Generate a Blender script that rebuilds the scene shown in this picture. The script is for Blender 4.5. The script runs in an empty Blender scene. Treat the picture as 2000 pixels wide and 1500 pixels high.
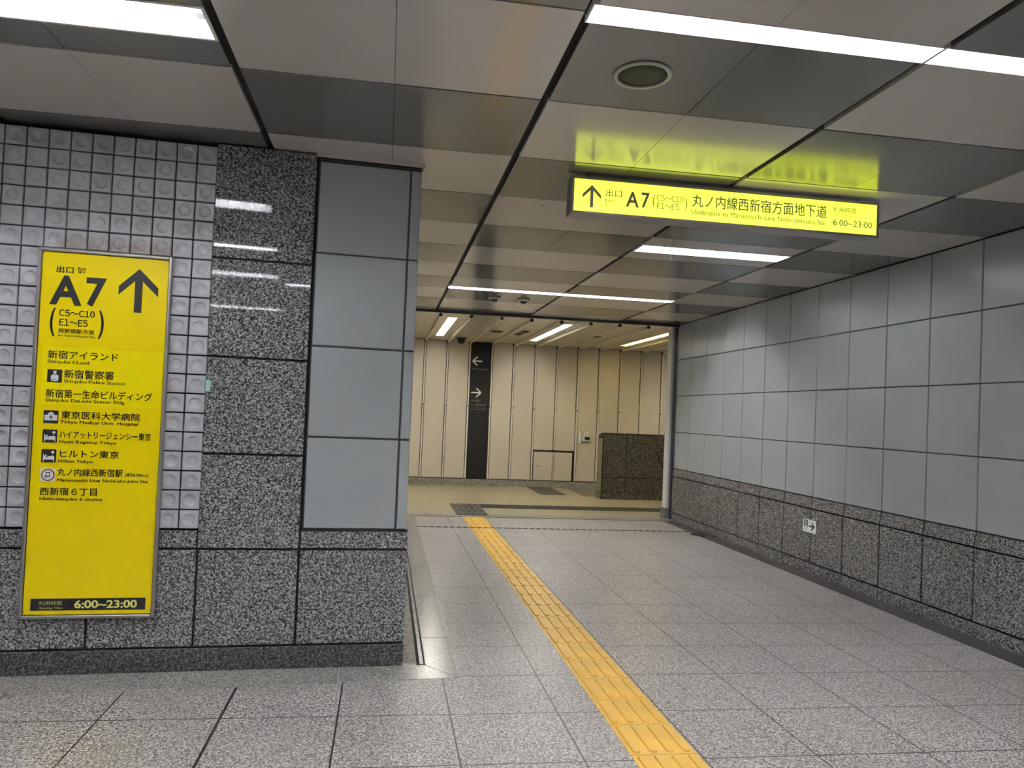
import bpy, bmesh, math, random
from mathutils import Matrix, Vector
random.seed(7)
scene = bpy.context.scene
COL = scene.collection
PI = math.pi

# ------------------------------------------------------------------ camera, world, exposure
CAM_H = 1.424
YAW, PITCH, ROLL = -0.1455, 0.0240, 0.0421
FOCAL, PPX, PPY = 1442.0, 965.88, 772.0           # for a 2000 x 1500 frame
def camera_axes():
    cy, sy, cp, sp = math.cos(YAW), math.sin(YAW), math.cos(PITCH), math.sin(PITCH)
    f = Vector((-sy * cp, cy * cp, sp)); r = Vector((cy, sy, 0)); u = r.cross(f)
    cr, sr = math.cos(ROLL), math.sin(ROLL)
    return r * cr + u * sr, -r * sr + u * cr, f
r_, u_, f_ = camera_axes()
cam_data = bpy.data.cameras.new('camera'); cam = bpy.data.objects.new('camera', cam_data); COL.objects.link(cam)
cam.matrix_world = Matrix(((r_.x, u_.x, -f_.x, 0), (r_.y, u_.y, -f_.y, 0), (r_.z, u_.z, -f_.z, CAM_H), (0, 0, 0, 1)))
cam_data.sensor_fit = 'HORIZONTAL'; cam_data.sensor_width = 36; cam_data.lens = FOCAL / 2000 * 36
cam_data.shift_x = (1000 - PPX) / 2000; cam_data.shift_y = (PPY - 750) / 2000
cam_data.clip_start = 0.02; cam_data.clip_end = 100
scene.camera = cam
world = bpy.data.worlds.new('world'); scene.world = world; world.use_nodes = True
world.node_tree.nodes['Background'].inputs[0].default_value = (0.02, 0.02, 0.02, 1)
scene.view_settings.view_transform = 'Standard'; scene.view_settings.look = 'None'
scene.view_settings.gamma = 1; scene.view_settings.use_curve_mapping = False
scene.view_settings.exposure = 1.55
TUBE_POWER = 34.0            # fluorescent tubes of the near ceiling
SLOT_POWER = 66.0
FAR_POWER = 26.0
SIGN_GLOW = 0.70

# ------------------------------------------------------------------ materials
def new_mat(name):
    m = bpy.data.materials.new(name); m.use_nodes = True
    nt = m.node_tree; return m, nt, nt.nodes, nt.links, nt.nodes['Principled BSDF']
def plain(name, col, rough=0.5, metal=0.0, spec=0.5, mottle=0.0, mscale=6.0):
    m, nt, N, L, b = new_mat(name)
    b.inputs['Base Color'].default_value = (*col, 1); b.inputs['Roughness'].default_value = rough
    b.inputs['Metallic'].default_value = metal; b.inputs['Specular IOR Level'].default_value = spec
    if mottle:
        tc = N.new('ShaderNodeTexCoord'); n = N.new('ShaderNodeTexNoise'); n.inputs['Scale'].default_value = mscale; n.inputs['Detail'].default_value = 4
        mr = N.new('ShaderNodeMapRange'); mr.inputs['From Min'].default_value = 0.3; mr.inputs['From Max'].default_value = 0.7
        mr.inputs['To Min'].default_value = 1 - mottle; mr.inputs['To Max'].default_value = 1 + mottle
        mx = N.new('ShaderNodeVectorMath'); mx.operation = 'SCALE'; mx.inputs[0].default_value = col
        L.new(tc.outputs['Object'], n.inputs['Vector']); L.new(n.outputs['Fac'], mr.inputs['Value'])
        L.new(mr.outputs['Result'], mx.inputs['Scale']); L.new(mx.outputs['Vector'], b.inputs['Base Color'])
    return m
def emit(name, col, strength):
    m, nt, N, L, b = new_mat(name)
    b.inputs['Base Color'].default_value = (0.8, 0.8, 0.8, 1)
    b.inputs['Emission Color'].default_value = (*col, 1); b.inputs['Emission Strength'].default_value = strength
    return m
def math_node(N, L, op, a, b=None):
    n = N.new('ShaderNodeMath'); n.operation = op
    for i, v in enumerate((a, b)):
        if v is None: continue
        if isinstance(v, (int, float)): n.inputs[i].default_value = v
        else: L.new(v, n.inputs[i])
    return n.outputs[0]
def granite(name, cols, grain=4.0, rough=0.3, lines=None, tint=0.08, spec=0.5, stretch=None):
    """speckled stone: random grains of GRAIN millimetres; LINES: [(axis, start, pitch or None, width)] joints; cols: ramp stops"""
    m, nt, N, L, b = new_mat(name)
    tc = N.new('ShaderNodeTexCoord')
    v = N.new('ShaderNodeTexVoronoi'); v.feature = 'F1'; v.inputs['Scale'].default_value = 1000.0 / grain; v.inputs['Randomness'].default_value = 1
    src = tc.outputs['Object']
    nz = N.new('ShaderNodeTexNoise'); nz.inputs['Scale'].default_value = 1000.0 / grain * 0.45; nz.inputs['Detail'].default_value = 2
    L.new(src, v.inputs['Vector']); L.new(src, nz.inputs['Vector'])
    sep = N.new('ShaderNodeSeparateColor'); L.new(v.outputs['Color'], sep.inputs[0])
    a = math_node(N, L, 'MULTIPLY', sep.outputs[0], 0.75)
    n2 = math_node(N, L, 'SUBTRACT', nz.outputs['Fac'], 0.5); n2 = math_node(N, L, 'MULTIPLY', n2, 1.3)
    a = math_node(N, L, 'ADD', a, 0.125); a = math_node(N, L, 'ADD', a, n2)
    ramp = N.new('ShaderNodeValToRGB'); cr = ramp.color_ramp
    while len(cr.elements) < len(cols): cr.elements.new(0.5)
    for e, (p, c) in zip(cr.elements, cols): e.position = p; e.color = (*c, 1)
    L.new(a, ramp.inputs['Fac'])
    big = N.new('ShaderNodeTexNoise'); big.inputs['Scale'].default_value = 1.3; big.inputs['Detail'].default_value = 5
    L.new(src, big.inputs['Vector'])
    mr = N.new('ShaderNodeMapRange'); mr.inputs['From Min'].default_value = 0.3; mr.inputs['From Max'].default_value = 0.7
    mr.inputs['To Min'].default_value = 1 - tint; mr.inputs['To Max'].default_value = 1 + tint
    L.new(big.outputs['Fac'], mr.inputs['Value'])
    sc = N.new('ShaderNodeVectorMath'); sc.operation = 'SCALE'
    L.new(ramp.outputs['Color'], sc.inputs[0]); L.new(mr.outputs['Result'], sc.inputs['Scale'])
    out = sc.outputs['Vector']
    if lines:
        sx = N.new('ShaderNodeSeparateXYZ'); L.new(src, sx.inputs[0]); mask = None
        for ax, start, pitch, w in lines:
            c = math_node(N, L, 'SUBTRACT', sx.outputs[ax], start)
            if pitch:
                c = math_node(N, L, 'DIVIDE', c, pitch); rr = math_node(N, L, 'ROUND', c); c = math_node(N, L, 'SUBTRACT', c, rr); c = math_node(N, L, 'MULTIPLY', c, pitch)
            c = math_node(N, L, 'ABSOLUTE', c); k = math_node(N, L, 'LESS_THAN', c, w / 2)
            mask = k if mask is None else math_node(N, L, 'MAXIMUM', mask, k)
        mix = N.new('ShaderNodeMix'); mix.data_type = 'RGBA'
        L.new(mask, mix.inputs['Factor']); L.new(out, mix.inputs['A']); mix.inputs['B'].default_value = (0.035, 0.03, 0.028, 1)
        out = mix.outputs['Result']
    L.new(out, b.inputs['Base Color'])
    b.inputs['Roughness'].default_value = rough; b.inputs['Specular IOR Level'].default_value = spec
    return m
def ramp3(lo, mid, hi, tint=(1, 1, 1)):
    t = lambda v: tuple(v * c for c in tint)
    return [(0.18, t(lo)), (0.5, t(mid)), (0.85, t(hi))]

FLOOR_X0, FLOOR_PX, FLOOR_Y0, FLOOR_PY = -0.155, 0.5185, 2.991, 0.4986
M = {}
M['floor'] = granite('floor granite', ramp3(0.085, 0.29, 0.62, (1.07, 0.99, 0.935)), 5.4, 0.34,
                     [(0, FLOOR_X0, FLOOR_PX, 0.0075), (1, FLOOR_Y0, FLOOR_PY, 0.007), (0, -0.674, None, 0.013)], 0.10)
M['granite'] = granite('grey wall granite', ramp3(0.028, 0.14, 0.43, (1.0, 1.0, 1.0)), 5.8, 0.22)
M['polished'] = granite('polished grey granite', ramp3(0.028, 0.14, 0.43, (1.0, 1.0, 1.0)), 5.8, 0.03)
M['kick'] = granite('dark plinth granite', ramp3(0.010, 0.045, 0.18), 5.8, 0.3)
M['right_granite'] = granite('brown grey granite', ramp3(0.028, 0.12, 0.34, (1.05, 0.99, 0.95)), 6, 0.25)
M['dark_strip'] = granite('dark brown floor stone', ramp3(0.03, 0.05, 0.075, (1.1, 0.95, 0.88)), 4, 0.4)
M['border'] = granite('polished border stone', ramp3(0.13, 0.28, 0.46, (1.04, 1.0, 0.92)), 5, 0.22, spec=0.35)
M['far_granite'] = granite('olive grey granite', ramp3(0.02, 0.058, 0.16, (1.08, 1.0, 0.74)), 14, 0.35)
M['far_base'] = granite('speckled base stone', ramp3(0.10, 0.24, 0.45, (1.06, 1.0, 0.86)), 9, 0.4)
M['end_stone_lit'] = granite('yellow-lit end stone', ramp3(0.12, 0.20, 0.32, (1.1, 1.0, 0.62)), 10, 0.4)  # partition end face: yellow lamplight falling on it is put into the stone colour
M['threshold'] = granite('pale threshold stone', ramp3(0.17, 0.26, 0.37, (1.03, 1.0, 0.88)), 4, 0.35)
M['glass_panel'] = plain('grey green enamel panel', (0.36, 0.385, 0.393), 0.28, mottle=0.03, mscale=3)
M['joint'] = plain('black joint', (0.012, 0.012, 0.014), 0.7)
M['panel_joint'] = plain('grey joint sealant', (0.06, 0.065, 0.075), 0.6)
M['ceil_light'] = plain('pale grey metal ceiling', (0.58, 0.54, 0.505), 0.17, spec=0.6)
M['ceil_dark'] = plain('dark grey metal ceiling', (0.15, 0.145, 0.136), 0.17, spec=0.6)
for k_ in ('ceil_light', 'ceil_dark'):
    M[k_].node_tree.nodes['Principled BSDF'].inputs['IOR'].default_value = 2.0
M['steel'] = plain('brushed steel', (0.55, 0.53, 0.52), 0.35, 1.0)
M['dark_steel'] = plain('dark steel', (0.09, 0.09, 0.11), 0.3, 0.8)
M['alu'] = plain('aluminium frame', (0.42, 0.40, 0.39), 0.4, 0.9)
M['white'] = plain('white paint', (0.82, 0.82, 0.82), 0.4)
M['reflector'] = plain('white lamp reflector', (0.88, 0.88, 0.9), 0.35)
M['black'] = plain('black', (0.012, 0.012, 0.013), 0.45)
M['ink'] = plain('black ink', (0.013, 0.012, 0.014), 0.5)
M['sign_yellow'] = plain('yellow sign face', (0.88, 0.675, 0.0), 0.3, spec=0.35)
M['sticker_yellow'] = plain('brighter yellow sticker', (0.91, 0.745, 0.0), 0.3, spec=0.35)
M['pale_yellow'] = plain('pale yellow print', (0.88, 0.80, 0.22), 0.5)
M['print_white'] = plain('white print', (0.85, 0.85, 0.85), 0.5)
M['emblem_cream'] = plain('cream print', (0.86, 0.80, 0.52), 0.5)
M['emblem_red'] = plain('dark red print', (0.22, 0.005, 0.01), 0.5)
M['tactile'] = plain('yellow tactile tile', (0.76, 0.445, 0.07), 0.42, mottle=0.10, mscale=5)
M['cream'] = plain('cream wall panel', (0.64, 0.585, 0.48), 0.45, mottle=0.02, mscale=2)
M['cream_fin'] = plain('cream fin', (0.80, 0.74, 0.63), 0.4)
M['cream_ceiling'] = plain('cream metal ceiling', (0.72, 0.67, 0.53), 0.22)
M['far_sign'] = plain('charcoal sign panel', (0.013, 0.013, 0.012), 0.55, spec=0.3)
M['dark_tactile'] = plain('dark grey tactile tile', (0.05, 0.048, 0.038), 0.45, mottle=0.15, mscale=8)
M['mat_dark'] = plain('dark floor plate', (0.075, 0.068, 0.05), 0.6)
M['mat_brown'] = plain('grey brown floor plate', (0.17, 0.15, 0.12), 0.6)
M['plastic'] = plain('pale plastic', (0.70, 0.69, 0.66), 0.4)
M['grille'] = plain('dark speaker grille', (0.055, 0.055, 0.035), 0.6)
M['ring'] = plain('grey green ring', (0.45, 0.45, 0.38), 0.35)
M['mint'] = plain('mint sticker', (0.35, 0.62, 0.56), 0.5)
M['exit_white'] = plain('white exit plate', (0.78, 0.80, 0.72), 0.4)
M['tube'] = emit('fluorescent tube', (0.95, 0.97, 1.0), TUBE_POWER)
M['slot_tube'] = emit('fluorescent slot tube', (0.95, 0.97, 1.0), SLOT_POWER)
M['far_tube'] = emit('warm white tube', (1.0, 0.95, 0.82), FAR_POWER)
M['yellow_tube'] = emit('yellow tube', (1.0, 0.74, 0.22), FAR_POWER * 0.45)
M['sign_glow'] = emit('lit yellow sign face', (0.80, 0.95, 0.012), SIGN_GLOW)
M['sign_ink'] = emit('grey translucent print', (0.30, 0.31, 0.22), 0.06); M['sign_ink'].node_tree.nodes['Principled BSDF'].inputs['Base Color'].default_value = (0.1, 0.1, 0.1, 1)

def tile_mat():
    m, nt, N, L, b = new_mat('glazed dimple tile')
    tc = N.new('ShaderNodeTexCoord'); n = N.new('ShaderNodeTexNoise'); n.inputs['Scale'].default_value = 9; n.inputs['Detail'].default_value = 5
    L.new(tc.outputs['Object'], n.inputs['Vector'])
    r = N.new('ShaderNodeValToRGB'); r.color_ramp.elements[0].position = 0.3; r.color_ramp.elements[0].color = (0.40, 0.40, 0.425, 1)
    r.color_ramp.elements[1].position = 0.7; r.color_ramp.elements[1].color = (0.50, 0.50, 0.53, 1)
    L.new(n.outputs['Fac'], r.inputs['Fac'])
    # brown dust lying along the row of tiles just above the sign
    sx = N.new('ShaderNodeSeparateXYZ'); L.new(tc.outputs['Object'], sx.inputs[0])
    def window(out, lo, hi, soft):
        a = N.new('ShaderNodeMapRange'); a.inputs['From Min'].default_value = lo; a.inputs['From Max'].default_value = lo + soft; L.new(out, a.inputs['Value'])
        c = N.new('ShaderNodeMapRange'); c.inputs['From Min'].default_value = hi - soft; c.inputs['From Max'].default_value = hi; c.inputs['To Min'].default_value = 1; c.inputs['To Max'].default_value = 0; L.new(out, c.inputs['Value'])
        return math_node(N, L, 'MULTIPLY', a.outputs['Result'], c.outputs['Result'])
    k = math_node(N, L, 'MULTIPLY', window(sx.outputs[0], -1.72, -1.10, 0.06), window(sx.outputs[2], 2.12, 2.26, 0.05))
    n3 = N.new('ShaderNodeTexNoise'); n3.inputs['Scale'].default_value = 60; n3.inputs['Detail'].default_value = 3; L.new(tc.outputs['Object'], n3.inputs['Vector'])
    n3o = math_node(N, L, 'MULTIPLY', n3.outputs['Fac'], 1.3); k = math_node(N, L, 'MULTIPLY', k, n3o)
    mix = N.new('ShaderNodeMix'); mix.data_type = 'RGBA'; L.new(k, mix.inputs['Factor']); L.new(r.outputs['Color'], mix.inputs['A']); mix.inputs['B'].default_value = (0.26, 0.21, 0.17, 1)
    L.new(mix.outputs['Result'], b.inputs['Base Color']); b.inputs['Roughness'].default_value = 0.38
    return m
M['dimple'] = tile_mat()
def far_floor_mat():
    m, nt, N, L, b = new_mat('cream herringbone floor')
    tc = N.new('ShaderNodeTexCoord'); mp = N.new('ShaderNodeMapping'); mp.inputs['Rotation'].default_value = (0, 0, PI / 4); L.new(tc.outputs['Object'], mp.inputs['Vector'])
    br = N.new('ShaderNodeTexBrick'); br.inputs['Scale'].default_value = 3.3; br.inputs['Color1'].default_value = (0.34, 0.30, 0.19, 1); br.inputs['Color2'].default_value = (0.28, 0.245, 0.15, 1)
    br.inputs['Mortar'].default_value = (0.25, 0.21, 0.13, 1); br.inputs['Mortar Size'].default_value = 0.008; L.new(mp.outputs['Vector'], br.inputs['Vector'])
    L.new(br.outputs['Color'], b.inputs['Base Color']); b.inputs['Roughness'].default_value = 0.33
    return m
M['far_floor'] = far_floor_mat()

# ------------------------------------------------------------------ mesh helpers
class MB:
    def __init__(s): s.v = []; s.f = []; s.m = []
    def add(s, vs, fs, mi=0):
        o = len(s.v); s.v += [tuple(p) for p in vs]; s.f += [tuple(i + o for i in f) for f in fs]; s.m += [mi] * len(fs); return s
    def box(s, x0, x1, y0, y1, z0, z1, mi=0):
        vs = [(x0, y0, z0), (x1, y0, z0), (x1, y1, z0), (x0, y1, z0), (x0, y0, z1), (x1, y0, z1), (x1, y1, z1), (x0, y1, z1)]
        return s.add(vs, [(0, 3, 2, 1), (4, 5, 6, 7), (0, 1, 5, 4), (1, 2, 6, 5), (2, 3, 7, 6), (3, 0, 4, 7)], mi)
    def slab(s, axis, sign, a0, a1, b0, b1, base, face, bev=0.004, mi=0):
        """cladding slab lying on a wall plane: AXIS is the wall's normal axis (0 or 1), front at FACE with bevelled rim, back at BASE"""
        def P(a, b, n): return (n, a, b) if axis == 0 else (a, n, b)
        k = -bev if face > base else bev
        vs = [P(a0, b0, base), P(a1, b0, base), P(a1, b1, base), P(a0, b1, base),
              P(a0, b0, face + k), P(a1, b0, face + k), P(a1, b1, face + k), P(a0, b1, face + k),
              P(a0 + bev, b0 + bev, face), P(a1 - bev, b0 + bev, face), P(a1 - bev, b1 - bev, face), P(a0 + bev, b1 - bev, face)]
        fs = [(8, 9, 10, 11)]
        for i in range(4):
            j = (i + 1) % 4; fs += [(i, j, 4 + j, 4 + i), (4 + i, 4 + j, 8 + j, 8 + i)]
        return s.add(vs, fs, mi)
    def prism(s, poly, fn, d0, d1, mi=0):
        """polygon of 2-D points; FN(p, q, depth) -> 3-D point"""
        n = len(poly); vs = [fn(*p, d0) for p in poly] + [fn(*p, d1) for p in poly]
        fs = [tuple(range(n)), tuple(range(2 * n - 1, n - 1, -1))] + [(i, i + n, (i + 1) % n + n, (i + 1) % n) for i in range(n)]
        return s.add(vs, fs, mi)
    def lathe(s, prof, c, axis='z', seg=32, mi=0, hollow=False):
        """profile [(radius, height)] round an axis through C"""
        vs = []; fs = []
        for r, h in prof:
            for k in range(seg):
                a = 2 * PI * k / seg; x, y = r * math.cos(a), r * math.sin(a)
                vs.append({'z': (c[0] + x, c[1] + y, c[2] + h), 'x': (c[0] + h, c[1] + x, c[2] + y), 'y': (c[0] + x, c[1] + h, c[2] + y)}[axis])
        for i in range(len(prof) - 1):
            for k in range(seg):
                k2 = (k + 1) % seg; fs.append((i * seg + k, i * seg + k2, (i + 1) * seg + k2, (i + 1) * seg + k))
        n = len(prof)
        if hollow: fs += [((n - 1) * seg + k, (n - 1) * seg + (k + 1) % seg, (k + 1) % seg, k) for k in range(seg)]
        else: fs.append(tuple(range(seg))); fs.append(tuple(range((n - 1) * seg, n * seg)))
        return s.add(vs, fs, mi)
    def torus(s, c, R, r, axis='y', seg=40, ring=10, mi=0):
        vs = []; fs = []
        for i in range(seg):
            a = 2 * PI * i / seg
            for j in range(ring):
                b = 2 * PI * j / ring; q = R + r * math.cos(b); h = r * math.sin(b)
                vs.append({'y': (c[0] + q * math.cos(a), c[1] + h, c[2] + q * math.sin(a)), 'z': (c[0] + q * math.cos(a), c[1] + q * math.sin(a), c[2] + h)}[axis])
        for i in range(seg):
            for j in range(ring):
                fs.append((i * ring + j, ((i + 1) % seg) * ring + j, ((i + 1) % seg) * ring + (j + 1) % ring, i * ring + (j + 1) % ring))
        return s.add(vs, fs, mi)
    def build(s, name, mats, parent=None, loc=None, rotz=0.0, smooth=False, fix=True):
        me = bpy.data.meshes.new(name); me.from_pydata(s.v, [], s.f)
        if not isinstance(mats, (list, tuple)): mats = [mats]
        for m in mats: me.materials.append(m)
        me.polygons.foreach_set('material_index', s.m)
        if fix:
            bm = bmesh.new(); bm.from_mesh(me); bmesh.ops.recalc_face_normals(bm, faces=bm.faces); bm.to_mesh(me); bm.free()
        me.update()
        if smooth: me.shade_smooth_by_angle(0.6) if hasattr(me, 'shade_smooth_by_angle') else None
        o = bpy.data.objects.new(name, me); COL.objects.link(o)
        if parent: o.parent = parent
        if loc is not None: o.location = loc
        if rotz: o.rotation_euler = (0, 0, rotz)
        if smooth and not hasattr(me, 'shade_smooth_by_angle'):
            for p in me.polygons: p.use_smooth = True
        return o
def thing(name, label, cat, loc=(0, 0, 0), rotz=0.0, group=None):
    o = bpy.data.objects.new(name, None); COL.objects.link(o); o.empty_display_size = 0.1
    o.location = loc; o.rotation_euler = (0, 0, rotz); return tag(o, label, cat, group)
def tag(o, label, cat, group=None):
    o['label'] = label; o['category'] = cat
    if group: o['group'] = group
    return o
def struct(o): o['kind'] = 'structure'; return o

# text: curve -> mesh, fitted to a box (u0, u1, v0, v1) on a plane given by FN(u, v)
_tc = bpy.data.curves.new('text_source', 'FONT'); _to = bpy.data.objects.new('text_source', _tc); COL.objects.link(_to)
_tc.resolution_u = 4
def text_mesh(body, off):
    _tc.body = body; _tc.offset = off
    bpy.context.view_layer.update()
    dg = bpy.context.evaluated_depsgraph_get()
    return bpy.data.meshes.new_from_object(_to.evaluated_get(dg))
def glyph_row(body):
    """text set from the wide forms of the CJK face, packed to natural spacing: [(x, y)], faces"""
    vs, fs, x = [], [], 0.0
    for ch in body:
        if ch == ' ': x += 0.28; continue
        me = text_mesh(chr(ord(ch) + 0xFEE0), 0.0)
        lo = min(v.co.x for v in me.vertices); hi = max(v.co.x for v in me.vertices); o = len(vs)
        vs += [(v.co.x - lo + x, v.co.y) for v in me.vertices]; fs += [tuple(k + o for k in p.vertices) for p in me.polygons]
        x += hi - lo + 0.085; bpy.data.meshes.remove(me)
    return vs, fs
def lettering(body, u0, u1, v0, v1, mode, fn, mat, parent, weight=0.0, name='lettering'):
    """WEIGHT thickens the strokes, in ems (outline offset for big capitals, shifted copies otherwise)"""
    cjk = weight < 0.025 or any(ord(c) > 0x2000 or c == 'M' for c in body); wide = '1' in body
    if wide: pts, faces = glyph_row(body)
    else:
        me = text_mesh(body, 0.0 if cjk else weight); pts = [(v.co.x, v.co.y) for v in me.vertices]; faces = [tuple(p.vertices) for p in me.polygons]; bpy.data.meshes.remove(me)
    if (cjk or wide) and weight > 0:
        n = len(pts); base = list(pts); bf = list(faces); pts = []; faces = []
        for k, (dx, dy) in enumerate(((-1, 0), (1, 0), (0, -0.8), (0, 0.8))):
            pts += [(x + dx * weight, y + dy * weight) for x, y in base]; faces += [tuple(i + k * n for i in f) for f in bf]
    xs = [p[0] for p in pts]; ys = [p[1] for p in pts]; x0, x1, y0, y1 = min(xs), max(xs), min(ys), max(ys)
    if mode == 'l': y0, y1 = -weight, 0.70 + weight                       # baseline to capital height
    me = bpy.data.meshes.new(name)
    me.from_pydata([fn(u0 + (x - x0) / (x1 - x0) * (u1 - u0), v0 + (y - y0) / (y1 - y0) * (v1 - v0)) for x, y in pts], [], faces)
    me.materials.append(mat); me.update()
    o = bpy.data.objects.new(name, me); COL.objects.link(o); o.parent = parent
    return o
def flat(poly, fn, mat, name, parent, d0=0.0, d1=0.0006):
    mb = MB(); mb.prism(poly, fn, d0, d1); return mb.build(name, mat, parent)
def rrect(u0, u1, v0, v1, r, n=5):
    out = []
    for cx, cy, a0 in ((u1 - r, v1 - r, 0), (u0 + r, v1 - r, PI / 2), (u0 + r, v0 + r, PI), (u1 - r, v0 + r, 1.5 * PI)):
        out += [(cx + r * math.cos(a0 + PI / 2 * i / n), cy + r * math.sin(a0 + PI / 2 * i / n)) for i in range(n + 1)]
    return out
def disc(cx, cy, r, n=32, ry=None):
    return [(cx + r * math.cos(2 * PI * i / n), cy + (ry or r) * math.sin(2 * PI * i / n)) for i in range(n)]

# ------------------------------------------------------------------ the setting
CEIL = 2.808; FAR_CEIL = 2.80
WALL_D, WALL_A = 4.1511, 0.05926          # the tiled wall: passes (0, WALL_D), turned by WALL_A
RW, RG = 4.1418, 4.1273                   # passage wall: panel face and granite face
END = 10.12                               # where the passage ceiling ends
XW, YB = -6.2, -6.0                       # concourse limits behind and beside the viewer
CW = (0.0, WALL_D, 0.0)

# floor of the concourse and passage
struct(MB().box(XW, 4.25, YB, 10.0, -0.08, 0.0).build('floor', M['floor']))
struct(MB().box(-5, 9.5, 10.0, 14.6, -0.08, 0.0).build('floor_far', M['far_floor']))

# ceilings
def rect_minus(rects, cut):
    out = []
    for (x0, x1, y0, y1) in rects:
        a0, a1, b0, b1 = max(x0, cut[0]), min(x1, cut[1]), max(y0, cut[2]), min(y1, cut[3])
        if a0 >= a1 or b0 >= b1: out.append((x0, x1, y0, y1)); continue
        if y0 < b0: out.append((x0, x1, y0, b0))
        if b1 < y1: out.append((x0, x1, b1, y1))
        if x0 < a0: out.append((x0, a0, b0, b1))
        if a1 < x1: out.append((a1, x1, b0, b1))
    return out
CX0, CPX, CY0, CPY = 0.630, 1.3095, 3.160, 0.7349
WIDE = [(-1.975, -0.697, 2.695, 2.935), (1.955, 3.232, 5.60, 5.84)]          # troffers in view: x0, x1, y0, y1
SLOT = [(0.628, 1.9385, 2.372, 2.492), (1.9405, 3.251, 2.372, 2.492), (0.628, 1.9385, 8.13, 8.27), (1.9405, 3.251, 8.13, 8.27)]
WIDE_OUT = [(-4.594, -3.317, 2.695, 2.935), (-1.975, -0.697, -0.245, -0.005), (1.955, 3.232, -0.245, -0.005), (-4.594, -3.317, -0.245, -0.005),
            (-1.975, -0.697, -3.18, -2.94), (1.955, 3.232, -3.18, -2.94)]
SLOT_OUT = [(-0.664, 0.613, -0.62, -0.505), (-1.975, -0.697, 1.30, 1.415)]
cuts = WIDE + SLOT + WIDE_OUT + SLOT_OUT
cm = MB()
for i in range(-6, 4):
    xa, xb = CX0 + i * CPX, CX0 + (i + 1) * CPX
    xb2 = min(xb, RW - 0.004)
    for j in range(-13, 10):
        ya, yb = CY0 + j * CPY, min(CY0 + (j + 1) * CPY, END)
        if ya >= END - 0.01 or yb <= YB: continue
        limit = END if i >= 0 else None
        light = (i + j) % 2 == 0 if True else 0
        halves = [(xa + 0.017, (xa + xb) / 2 - 0.001), ((xa + xb) / 2 + 0.001, xb2 - (0.017 if xb2 == xb else 0))]
        for hx0, hx1 in halves:
            if hx1 - hx0 < 0.02: continue
            rects = [(hx0, hx1, ya + 0.006, yb - 0.006)]
            for c in cuts: rects = rect_minus(rects, c)
            for (x0, x1, y0, y1) in rects:
                if x1 <= 0.14 and y0 > WALL_D + 0.03: continue
                if x1 <= 0.14: y1 = min(y1, WALL_D + WALL_A * x1 + 0.02)
                if y1 - y0 < 0.004: continue
                cm.slab_down = None
                b = 0.0012
                vs = [(x0, y0, CEIL + 0.02), (x1, y0, CEIL + 0.02), (x1, y1, CEIL + 0.02), (x0, y1, CEIL + 0.02),
                      (x0, y0, CEIL + b), (x1, y0, CEIL + b), (x1, y1, CEIL + b), (x0, y1, CEIL + b),
                      (x0 + b, y0 + b, CEIL), (x1 - b, y0 + b, CEIL), (x1 - b, y1 - b, CEIL), (x0 + b, y1 - b, CEIL)]
                fs = [(8, 11, 10, 9)]
                for a in range(4):
                    d = (a + 1) % 4; fs += [(a, 4 + a, 4 + d, d), (4 + a, 8 + a, 8 + d, 4 + d)]
                cm.add(vs, fs, 1 if light else 0)
backing = [(XW, RW + 0.1, YB, END)]
for c in cuts: backing = rect_minus(backing, c)
for (x0, x1, y0, y1) in backing: cm.box(x0, x1, y0, y1, CEIL + 0.021, CEIL + 0.03, 2)
struct(cm.build('ceiling', [M['ceil_dark'], M['ceil_light'], M['joint']], fix=False))
struct(MB().box(XW, RW + 0.3, YB, END + 0.04, 2.95, 3.0).build('ceiling_deck', M['joint']))

# the tiled wall with pillar and recessed panels (local frame: x along the wall, -y towards the viewer)
fw = MB()
fw.box(-6.3, 0.12, 0.04, 0.20, 0, CEIL, 0)                               # core
TX0, TP, TZ0, TZP = -0.9475, 0.1022, 0.7465, 0.1018                      # dimpled tiles
def dimple_tile(mb, s0, z0, w, h, mi):
    g = 0.0035; s0 += g; z0 += g; w -= 2 * g; h -= 2 * g
    cx, cz = s0 + w / 2, z0 + h / 2; n = 20; R = 0.030
    fr = 0.0; vs = []; fs = []
    # square rim (back, bevel) sampled at n points, then dish rings
    def sq(a, k):
        c, s_ = math.cos(a), math.sin(a); q = 1 / max(abs(c), abs(s_)); return (cx + c * q * (w / 2 - k), cz + s_ * q * (h / 2 - k))
    rings = [lambda a: (*sq(a, 0), 0.03), lambda a: (*sq(a, 0), -0.004), lambda a: (*sq(a, 0.003), -0.007),
             lambda a: (cx + (R + 0.003) * math.cos(a), cz + (R + 0.003) * math.sin(a), -0.007), lambda a: (cx + R * math.cos(a), cz + R * math.sin(a), -0.0062),
             lambda a: (cx + R * 0.75 * math.cos(a), cz + R * 0.75 * math.sin(a), -0.0015), lambda a: (cx + R * 0.4 * math.cos(a), cz + R * 0.4 * math.sin(a), 0.001)]
    for rg in rings:
        for k in range(n):
            p = rg(2 * PI * k / n + PI / 4); vs.append((p[0], p[2], p[1]))
    vs.append((cx, 0.0016, cz))
    for i in range(len(rings) - 1):
        for k in range(n):
            k2 = (k + 1) % n; fs.append((i * n + k, i * n + k2, (i + 1) * n + k2, (i + 1) * n + k))
    last = (len(rings) - 1) * n
    for k in range(n): fs.append((last + k, last + (k + 1) % n, len(vs) - 1))
    mb.add(vs, fs, mi)
for i in range(30):
    for j in range(20):
        s1 = TX0 - i * TP
        dimple_tile(fw, s1 - TP, TZ0 + j * TZP, TP, min(TZP, CEIL - 0.004 - TZ0 - j * TZP), 1)
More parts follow.
